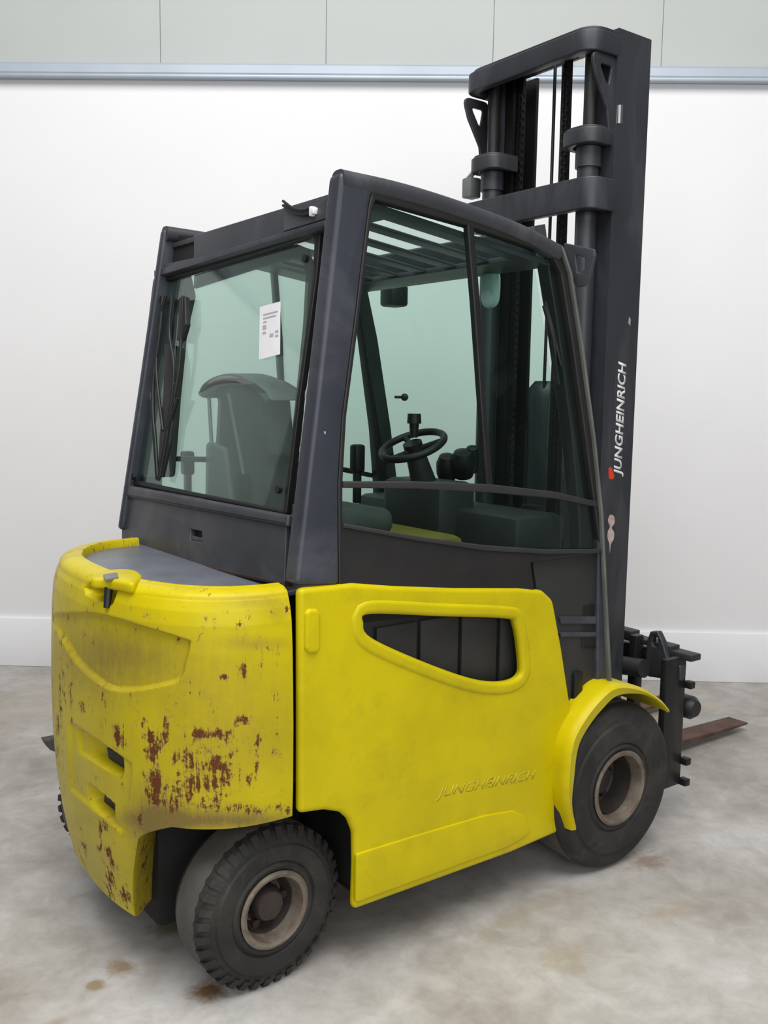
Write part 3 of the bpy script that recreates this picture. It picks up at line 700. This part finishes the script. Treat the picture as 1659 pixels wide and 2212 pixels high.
# ------------------------------------------------------------------ inside the cab
box('reflection_hood', 'reflection_yellow', (1.42, 2.26, .85), (2.02, 3.02, 1.17), .03)  # guessed hood, added to stand in for a yellow reflection in the lower pane
box('cab_floor', 'door_panel', (1.95, 2.14, .70), (2.45, 2*YC-2.14, .74), .006)
sc_ = 2.62
bm = bmesh.new(); add_box(bm, (1.45, sc_-.23, 1.165), (1.84, sc_+.23, 1.255), .04, 4); seat = from_bm(bm, 'seat', 'seat_fabric')
SB = Plane((1.40, 0, 1.18), (0, -1, 0), (-.03, 0, 1))
sb = fillet([(-sc_-.20, 0), (-sc_+.20, 0), (-sc_+.17, .22), (-sc_+.21, .25), (-sc_+.18, .45), (-sc_-.17, .47), (-sc_-.15, .40), (-sc_-.18, .24), (-sc_-.22, .22)], .02)
plate('backrest', 'seat_fabric', sb, SB, .09, .0, .03, parent=seat)
cap = smooth_closed([(-sc_-.24, .425), (-sc_-.20, .465), (-sc_-.08, .49), (-sc_+.05, .485), (-sc_+.18, .45), (-sc_+.23, .41), (-sc_+.1, .45), (-sc_-.05, .455), (-sc_-.14, .44), (-sc_-.20, .415)], 5)
plate('backrest_top', 'grey_plastic', cap, SB, .12, .02, .02, parent=seat)
tubes('backrest_rod', 'grey_plastic', [([Vector(SB.xyz(-sc_-.19, .43, .0)), Vector(SB.xyz(-sc_-.15, .23, .015))], .006)], seat)
tubes('backrest_rod', 'grey_plastic', [([Vector(SB.xyz(-sc_-.03, .43, .012)), Vector(SB.xyz(-sc_+.06, .18, .015))], .006)], seat)
plate('shell_plate', 'grey_plastic', fillet([(-sc_-.21, .08), (-sc_-.02, .06), (-sc_-.06, .26), (-sc_-.19, .28)], .03), SB, .02, .018, .008, parent=seat)
for (p, x_, w_, h_) in (((405, 1000), 1.55, .022, .045), ((772, 990), 1.95, .022, .050)):
    c = at(p, 0, x_); b_ = boxes('armrest_lever', 'black_plastic', [(c-Vector((w_, w_, h_)), c+Vector((w_, w_, h_)))], .01)
    box('lever_post', 'black_plastic', c-Vector((.012, .012, .16)), c+Vector((.012, .012, -.03)), .003, b_)
c = at((535, 1050), 0, 1.40); boxes('seat_belt_buckle', 'black_plastic', [(c-Vector((.03, .03, .04)), c+Vector((.03, .03, .04)))], .008)
# dashboard and steering wheel
dash = boxes('dashboard', 'matt_dark_panel', [((2.20, 2.22, .98), (2.44, 3.14, 1.22)), ((2.12, 2.52, 1.02), (2.30, 2.86, 1.31))], .03)
cen = at((892, 962), 1, 2.66); ax = Vector((-.40, -.06, .90)).normalized()
bm = bmesh.new(); u = ax.orthogonal().normalized(); v = ax.cross(u); R_ = .115
ring = [cen+(u*math.cos(2*PI*k/40)+v*math.sin(2*PI*k/40))*R_ for k in range(40)]
rings = []
for k, p in enumerate(ring):
    rad = (p-cen).normalized(); rings.append([bm.verts.new(p+(rad*math.cos(a)+ax*math.sin(a))*.013) for a in (2*PI*j/10 for j in range(10))])
for k in range(40):
    a, b = rings[k], rings[(k+1) % 40]
    for j in range(10): bm.faces.new((a[j], a[(j+1) % 10], b[(j+1) % 10], b[j]))
stw = from_bm(bm, 'steering_wheel', 'black_plastic')
for k in range(3):
    a = 2*PI*k/3+.4; e = cen+(u*math.cos(a)+v*math.sin(a))*R_; tubes('spoke', 'black_plastic', [([cen-ax*.02, e], .011)], stw)
bm = bmesh.new(); cyl(bm, cen-ax*.04, cen+ax*.01, .035, 20); from_bm(bm, 'hub', 'black_plastic', stw)
kp = cen+(v*math.cos(.3))*0+Vector((-.02, .06, 0)); kp = at((894, 945), 1, 2.68)
bm = bmesh.new(); cyl(bm, kp, kp+Vector((0, 0, .05)), .014, 14, .018); cyl(bm, kp+Vector((0, 0, .05)), kp+Vector((0, 0, .085)), .026, 16, .024); from_bm(bm, 'steering_knob', 'black_plastic', stw)
bm = bmesh.new(); cyl(bm, cen-ax*.03, cen-ax*.30, .035, 18, .06); from_bm(bm, 'steering_column', 'matt_dark_panel')
for p, x_, r in (((965, 1010), 2.35, .04), ((1000, 1002), 2.38, .048), ((1020, 992), 2.42, .03)):
    c = at(p, 0, x_); bm = bmesh.new(); lathe(bm, [(0, -.05), (r*.8, -.05), (r, -.02), (r, .02), (r*.7, .05), (0, .06)], c, (-.3, -.3, .9), 20); from_bm(bm, 'control_pod', 'black_plastic', dash)
c = at((874, 858), 1, 3.17); bm = bmesh.new(); bmesh.ops.create_uvsphere(bm, u_segments=14, v_segments=10, radius=.016, matrix=Matrix.Translation(c)); cyl(bm, c, c+Vector((-.05, 0, 0)), .006, 8); from_bm(bm, 'door_knob', 'black_plastic')
c = at((1138, 1109), 1, 2.4); boxes('dash_display', 'black_plastic', [(c+Vector((.006, -.04, -.05)), c+Vector((.05, .04, .03)))], .006, dash)
boxes('display_light', 'red_led', [(c+Vector((.0, -.006, -.014)), c+Vector((.008, .006, .014)))], .002, dash)
c = at((1110, 1152), 1, 2.35); boxes('orange_tag', 'orange_plastic', [(c-Vector((.03, .01, .008)), c+Vector((.03, .01, .008)))], .003, dash)

# ------------------------------------------------------------------ wheels
def wheel(c, R, Wd, rim_r, axis, name, n_tread, nuts=6, deep=0):
    """c: centre of the outer face; axis points outwards"""
    ax = Vector(axis).normalized(); c = Vector(c); bm = bmesh.new()
    rr = rim_r
    prof = [(rr, -.012), (rr+.006, .0), (rr+.018, .004), (rr+.028, -.004), (rr+.032, .002), (rr+(R-rr)*.45, .008), (rr+(R-rr)*.62, .006), (rr+(R-rr)*.66, -.001), (R-.022, -.004), (R-.008, -.014), (R, -.035),
            (R, -Wd+.035), (R-.008, -Wd+.014), (R-.022, -Wd+.004), (rr+.02, -Wd), (rr, -Wd+.01)]
    lathe(bm, prof, c, ax, 72)
    t = from_bm(bm, 'tyre', 'rubber'); t.name = name
    bm = bmesh.new()
    prof = [(rr+.004, .0), (rr+.006, .006), (rr-.002, .010), (rr-.012, .006), (rr-.016, -.01), (rr-.024, -.055-deep), (rr*.62, -.07-deep), (rr*.6, -.064-deep), (rr*.3, -.060-deep), (0, -.060-deep)]
    lathe(bm, prof, c, ax, 56); rim = from_bm(bm, 'rim', 'rim_metal', t)
    bm = bmesh.new(); lathe(bm, [(rr-.026, -.030), (rr-.032, -.052-deep), (rr*.62, -.066-deep), (rr*.48, -.060-deep), (rr*.45, -.030-deep*1.2), (rr*.38, -.018-deep*1.2), (0, -.016-deep*1.2)], c, ax, 56); from_bm(bm, 'hub', 'rim_dark', t)
    u = ax.orthogonal().normalized(); v = ax.cross(u)
    for k in range(nuts):
        a = 2*PI*k/nuts+.3; p = c+(u*math.cos(a)+v*math.sin(a))*rr*.60-ax*(.068+deep)
        bm = bmesh.new(); cyl(bm, p, p+ax*.022, .012, 6); from_bm(bm, 'wheel_nut', 'rim_dark', t, False)
    if n_tread:
        bm = bmesh.new()
        for k in range(n_tread):
            a = 2*PI*k/n_tread; rad = u*math.cos(a)+v*math.sin(a); tg = ax.cross(rad)
            q = [(R-.026, .001, -.010, .010), (R+.0035, -.014, -.010, .010), (R+.0035, -.040, -.004, .006), (R-.01, -.040, -.004, .006)]
            A = [bm.verts.new(c+rad*r_+ax*d_+tg*t0) for r_, d_, t0, t1 in q]; B = [bm.verts.new(c+rad*r_+ax*d_+tg*t1) for r_, d_, t0, t1 in q]
            bm.faces.new(A); bm.faces.new(B[::-1])
            for j in range(4): bm.faces.new((A[j], B[j], B[(j+1) % 4], A[(j+1) % 4]))
        tr = from_bm(bm, 'tread_lug', 'rubber', t, False); tr['kind'] = 'stuff'
    bm = bmesh.new(); lathe(bm, [(R+.0002, -.040), (R+.0022, -.05), (R+.0022, -Wd+.05), (R+.0002, -Wd+.035)], c, ax, 72); from_bm(bm, 'tread_face', 'worn_tread', t)
    return t
RC = (1.228, 2.112, .224)
wheel(RC, .222, .172, .102, (.05, -1, 0), 'rear_wheel', 36)
wheel((1.192, 3.14, .224), .222, .172, .102, (-.05, 1, 0), 'rear_wheel', 36)
wheel((2.527, 2.012, .290), .2885, .225, .125, (0, -1, 0), 'front_wheel', 0, 6, .05)
wheel((2.527, 2*YC-2.012, .290), .2885, .225, .125, (0, 1, 0), 'front_wheel', 0, 6, .05)
# fenders over the front wheels: a band with a lip
fpts = [at(p, 1, 2.0) for p in ((1230, 1792), (1218, 1740), (1216, 1690), (1224, 1610), (1245, 1560), (1285, 1507), (1325, 1478), (1380, 1484), (1420, 1508), (1440, 1530))]
fcv = [Vector((q.x, 0, q.z)) for q in bez(fpts, 6)]
def fender(mir):
    bm = bmesh.new(); rows = []
    cen_ = Vector((2.52, 0, .30))
    for iq, q in enumerate(fcv):
        ind = (cen_-q).normalized(); fw = .022+.028*sstep(0, .35, iq/len(fcv))-.036*sstep(.55, .85, iq/len(fcv))
        sec = [(q+ind*fw, 1.990), (q+ind*.010, 1.981), (q, 1.992), (q-ind*.002, 2.01), (q-ind*.003, 2.20), (q+ind*.008, 2.20), (q+ind*.010, 2.01)]
        rows.append([bm.verts.new((p.x, (2*YC-y) if mir else y, p.z)) for p, y in sec])
    for a, b in zip(rows, rows[1:]):
        for k in range(7): bm.faces.new((a[k], a[(k+1) % 7], b[(k+1) % 7], b[k]))
    bm.faces.new(rows[0]); bm.faces.new(rows[-1])
    return from_bm(bm, 'fender', 'yellow_paint')
fender(False); fender(True)

# ------------------------------------------------------------------ mast
MX0, MX1 = 2.715, 2.892; MY = 2.313; MB = .10; MT = 2.895
def channel(name, mat, x0, x1, yo, yi, z0, z1, t=.018, mir=False, label=None):
    """C-shaped rail open to the middle"""
    s = [(x0, yo), (x1, yo), (x1, yi), (x1-t, yi), (x1-t, yo+t), (x0+t, yo+t), (x0+t, yi), (x0, yi)]
    if mir: s = [(x, 2*YC-y) for x, y in s]
    return plate(name, mat, s, Plane((0, 0, z1), (1, 0, 0), (0, 1, 0)), z1-z0, 0, .003, label=label)
outer_r = channel('outer_mast_rail', 'mast_paint', MX0, MX1, MY, MY+.085, MB, MT)
outer_l = channel('outer_mast_rail', 'mast_paint', MX0, MX1, MY, MY+.085, MB, MT, mir=True)
for mir in (False, True):
    channel('inner_mast_rail', 'dark_mast', MX0+.022, MX1-.024, MY+.040, MY+.125, MB+.05, MT-.03, .016, mir)
    channel('middle_mast_rail', 'dark_mast', MX0+.045, MX1-.045, MY+.085, MY+.155, MB+.08, MT-.016, .014, mir)
# right outer edge reaches a little higher, cut slanted
def ubeam(name, xb, w, z0, z1, xend, r, th=.03, mat='mast_paint', label=None):
    """crossbeam that bends forward at both ends"""
    P = [(xend, YC-w), (xb, YC-w), (xb, YC+w), (xend, YC+w), (xend, YC+w-th), (xb+th, YC+w-th), (xb+th, YC-w+th), (xend, YC-w+th)]
    P = fillet(P, [0, r, r, 0, 0, r*.8, r*.8, 0], 10)
    return plate(name, mat, P, Plane((0, 0, z1), (1, 0, 0), (0, 1, 0)), z1-z0, 0, .006, label=label)
top = ubeam('top_crossbeam', 2.576, .333, 2.80, 2.872, 2.73, .10, .04)
# top plate joins beam and rails
tp = fillet([(2.59, YC-.325), (2.59, YC+.325), (2.80, YC+.325), (2.80, YC-.325)], [.08, .08, .03, .03], 10)
plate('top_plate', 'mast_paint', tp, Plane((0, 0, 2.885), (1, 0, 0), (0, 1, 0)), .014, 0, .004, [fillet([(2.66, YC-.10), (2.66, YC+.12), (2.78, YC+.12), (2.78, YC-.10)], .02)])
ubeam('middle_crossbeam', 2.59, .345, 2.272, 2.382, 2.72, .10, .035)
# inner mast collar (bent bars round the lift cylinders)
for s in (-1, 1):
    yc = YC+s*.245; P = [(2.74, yc-.075), (2.60, yc-.085), (2.60, yc+.085), (2.74, yc+.075), (2.74, yc+.05), (2.63, yc+.055), (2.63, yc-.055), (2.74, yc-.05)]
    cl_ = plate('cylinder_collar', 'mast_paint', fillet(P, [.01, .07, .07, .01, .01, .05, .05, .01], 8), Plane((0, 0, 2.555), (1, 0, 0), (0, 1, 0)), .055, 0, .006)
    plate('collar_plate', 'mast_paint', fillet([(2.74, yc-.07), (2.605, yc-.075), (2.605, yc+.075), (2.74, yc+.07)], [.0, .065, .065, 0], 8), Plane((0, 0, 2.56), (1, 0, 0), (0, 1, 0)), .010, .002, .003, [[(2.70-.03*math.cos(k*PI/8), yc+.03*math.sin(k*PI/8)) for k in range(16)]], parent=cl_)
    bm = bmesh.new(); y = YC+s*.250; cyl(bm, (2.675, y, .35), (2.675, y, 2.50), .038, 28); cy = from_bm(bm, 'lift_cylinder', 'mast_paint')
    bm = bmesh.new(); cyl(bm, (2.675, y, 2.49), (2.675, y, 2.84), .024, 20); from_bm(bm, 'piston_rod', 'dark_mast', cy)
    bm = bmesh.new(); cyl(bm, (2.675, y, 2.43), (2.675, y, 2.50), .046, 28); from_bm(bm, 'cylinder_head', 'mast_paint', cy)
    # triangular gusset ears under the top beam
    G = Plane((0, YC+s*.333+(.006 if s > 0 else .012), 0), (1, 0, 0), (0, 0, 1))
    plate('gusset', 'mast_paint', fillet([(2.59, 2.80), (2.73, 2.80), (2.73, 2.52), (2.70, 2.52), (2.685, 2.62), (2.62, 2.72)], .03), G, .012, 0, .003, [fillet([(2.635, 2.765), (2.70, 2.765), (2.685, 2.69)], .01)])
# oil valve on the left rail
tubes('hose_fitting', 'chrome', [([Vector((2.66, 2.97, 2.53)), Vector((2.66, 3.02, 2.50)), Vector((2.68, 3.02, 2.44))], .012)])
boxes('hose_clamp', 'grey_plastic', [((2.64, 2.985, 2.42), (2.70, 3.04, 2.50))], .008)
bm = bmesh.new(); c = at((1338, 248), 0, 2.66); cyl(bm, c-Vector((0, 0, .03)), c+Vector((0, 0, .03)), .010, 12); from_bm(bm, 'grease_nipple', 'chrome')
# chains and hoses in the middle
def chain(y, x, z0, z1):
    n = 150; pl = .0
    bm = bmesh.new(); L = (z1-z0)/n
    for k in range(n):
        z = z0+L*(k+.5); off = .004 if k % 2 else 0
        add_box(bm, (x-.008, y-.012+off, z-L*.60), (x+.008, y-.009+off, z+L*.60)); add_box(bm, (x-.008, y+.009-off, z-L*.60), (x+.008, y+.012-off, z+L*.60))
        add_box(bm, (x-.003, y-.009, z-.004), (x+.003, y+.009, z+.004))
    o = from_bm(bm, 'lift_chain', 'dark_mast', smooth=False); return o
chain(2.535, 2.70, .55, 2.875)
chain(2*YC-2.46, 2.76, .55, 2.80)
for y, r in ((2.625, .0065), (2.578, .010), (2.545, .007)):
    tubes('hydraulic_hose', 'black_plastic', [([Vector((2.73, y, .45)), Vector((2.73, y+.003, 1.2)), Vector((2.73, y-.002, 2.0)), Vector((2.73, y, 2.875))], r)])
# free lift cylinder and hose roller low in the middle
bm = bmesh.new(); cyl(bm, (2.80, 2.66, .3), (2.80, 2.66, 1.64), .085, 28); lathe(bm, [(0, 1.38), (.06, 1.38), (.085, 1.35), (.09, 1.3), (.085, 1.2)], (2.80, 2.66, .3), (0, 0, 1), 28)
from_bm(bm, 'centre_cylinder', 'mast_paint')
bm = bmesh.new(); lathe(bm, [(.02, -.03), (.065, -.03), (.065, -.022), (.05, -.018), (.05, .018), (.065, .022), (.065, .03), (.02, .03)], (2.80, 2.56, 1.63), (0, 1, 0), 32); from_bm(bm, 'chain_roller', 'dark_mast')
for y in (2.52, 2.60): tubes('chain_strand', 'rim_metal', [([Vector((2.74, y, .5)), Vector((2.74, y, 1.62))], .006)])
for z in (.95, .18, 1.5): ubeam('mast_crossbeam', 2.86, .31, z, z+.10, 2.885, .01, .02, 'dark_mast')
# lettering on the outer mast rail, reads upwards
MSIDE = Plane((0, MY, 0), (1, 0, 0), (0, 0, 1))
ul = MSIDE.uv((1333, 1020)); uh = MSIDE.uv((1342, 783))
hgt = .055
text('mast_lettering', 'JUNGHEINRICH', 'white_letters', MSIDE, (2.845, 1.325), .058, .425, PI/2+.0, .25, .0015, outer_r, 0, .03)
plate('red_swoosh', 'red_print', fillet([MSIDE.uv(p) for p in ((1314, 1012), (1320, 1008), (1327, 1030), (1322, 1036), (1315, 1034))], .006), MSIDE, .0015, .0015, 0, parent=outer_r)
st = smooth_closed([MSIDE.uv(p) for p in ((1318, 1112), (1326, 1116), (1327, 1130), (1321, 1140), (1326, 1150), (1325, 1165), (1319, 1176), (1317, 1194), (1316, 1176), (1312, 1162), (1313, 1148), (1317, 1138), (1313, 1125))], 5)
plate('worn_sticker', 'worn_sticker', st, MSIDE, .0012, .0012, 0, parent=outer_r)
plate('paint_chip', 'scratch', [MSIDE.uv(p) for p in ((1359, 684), (1362, 690), (1361, 704), (1357, 698))], MSIDE, .001, .001, 0, parent=outer_r)

# ------------------------------------------------------------------ fork carriage
car = boxes('fork_carriage', 'dark_mast', [((3.0, 2.14, .58), (3.045, 3.16, .645)), ((3.0, 2.14, .20), (3.045, 3.16, .27)), ((2.95, 2.30, .22), (3.0, 2.335, .70)), ((2.95, 2.955, .22), (3.0, 2.99, .70))], .006)
box('carriage_upright', 'dark_mast', (2.90, 2.115, .150), (3.02, 2.145, .655), .006, car)
box('carriage_upright', 'dark_mast', (2.90, 2*YC-2.145, .150), (3.02, 2*YC-2.115, .655), .006, car)
boxes('end_bar', 'matt_dark_panel', [((2.99, 2.075, .643), (3.05, 2.27, .668))], .004, car)
boxes('end_bar', 'matt_dark_panel', [((2.99, 2.17, .660), (3.05, 2.42, .682))], .004, car)
boxes('end_bar', 'matt_dark_panel', [((2.99, 2.36, .675), (3.05, 2.75, .70))], .004, car)
for z in (.545, .245, .163): box('stop_bolt', 'black_plastic', (3.01, 2.085, z-.014), (3.04, 2.12, z+.014), .005, car)
EY = Plane((2.97, 0, 0), (0, -1, 0), (0, 0, 1))
ey = fillet([EY.uv(p) for p in ((1392, 1452), (1396, 1385), (1404, 1364), (1420, 1364), (1430, 1385), (1440, 1420), (1470, 1440), (1470, 1472), (1400, 1462))], .008)
plate('lifting_eye', 'mast_paint', ey, EY, .03, 0, .006, [fillet([EY.uv(p) for p in ((1408, 1388), (1411, 1374), (1417, 1374), (1422, 1390), (1418, 1398), (1410, 1396))], .006)], parent=car)
bm = bmesh.new(); c0 = at((1338, 1436), 0, 2.93); c1 = at((1392, 1444), 0, 2.93); cyl(bm, c0, c1, .036, 24); from_bm(bm, 'side_shift_cylinder', 'matt_dark_panel', car)
def fork(y, name='fork'):
    s = [(3.09, .62), (3.05, .62), (3.05, .06), (3.07, .035), (4.16, .035), (4.16, .045), (3.3, .075), (3.10, .085), (3.09, .11)]
    return plate(name, 'rust_metal', fillet(s, [.005, .005, .03, .02, .004, .004, .05, .02, .02]), Plane((0, y-.055, 0), (1, 0, 0), (0, 0, 1)), .11, 0, .005)
fork(2.60); fork(3.02)
box('fork_hook', 'dark_mast', (3.045, 2.56, .40), (3.11, 2.70, .60), .01, car)
bm = bmesh.new(); lathe(bm, [(0, .0), (.03, 0), (.045, .02), (.045, .06), (.03, .08), (0, .08)], (3.075, 2.10, .44), (0, 1, 0), 24)
from_bm(bm, 'side_shift_clamp', 'dark_mast', car)
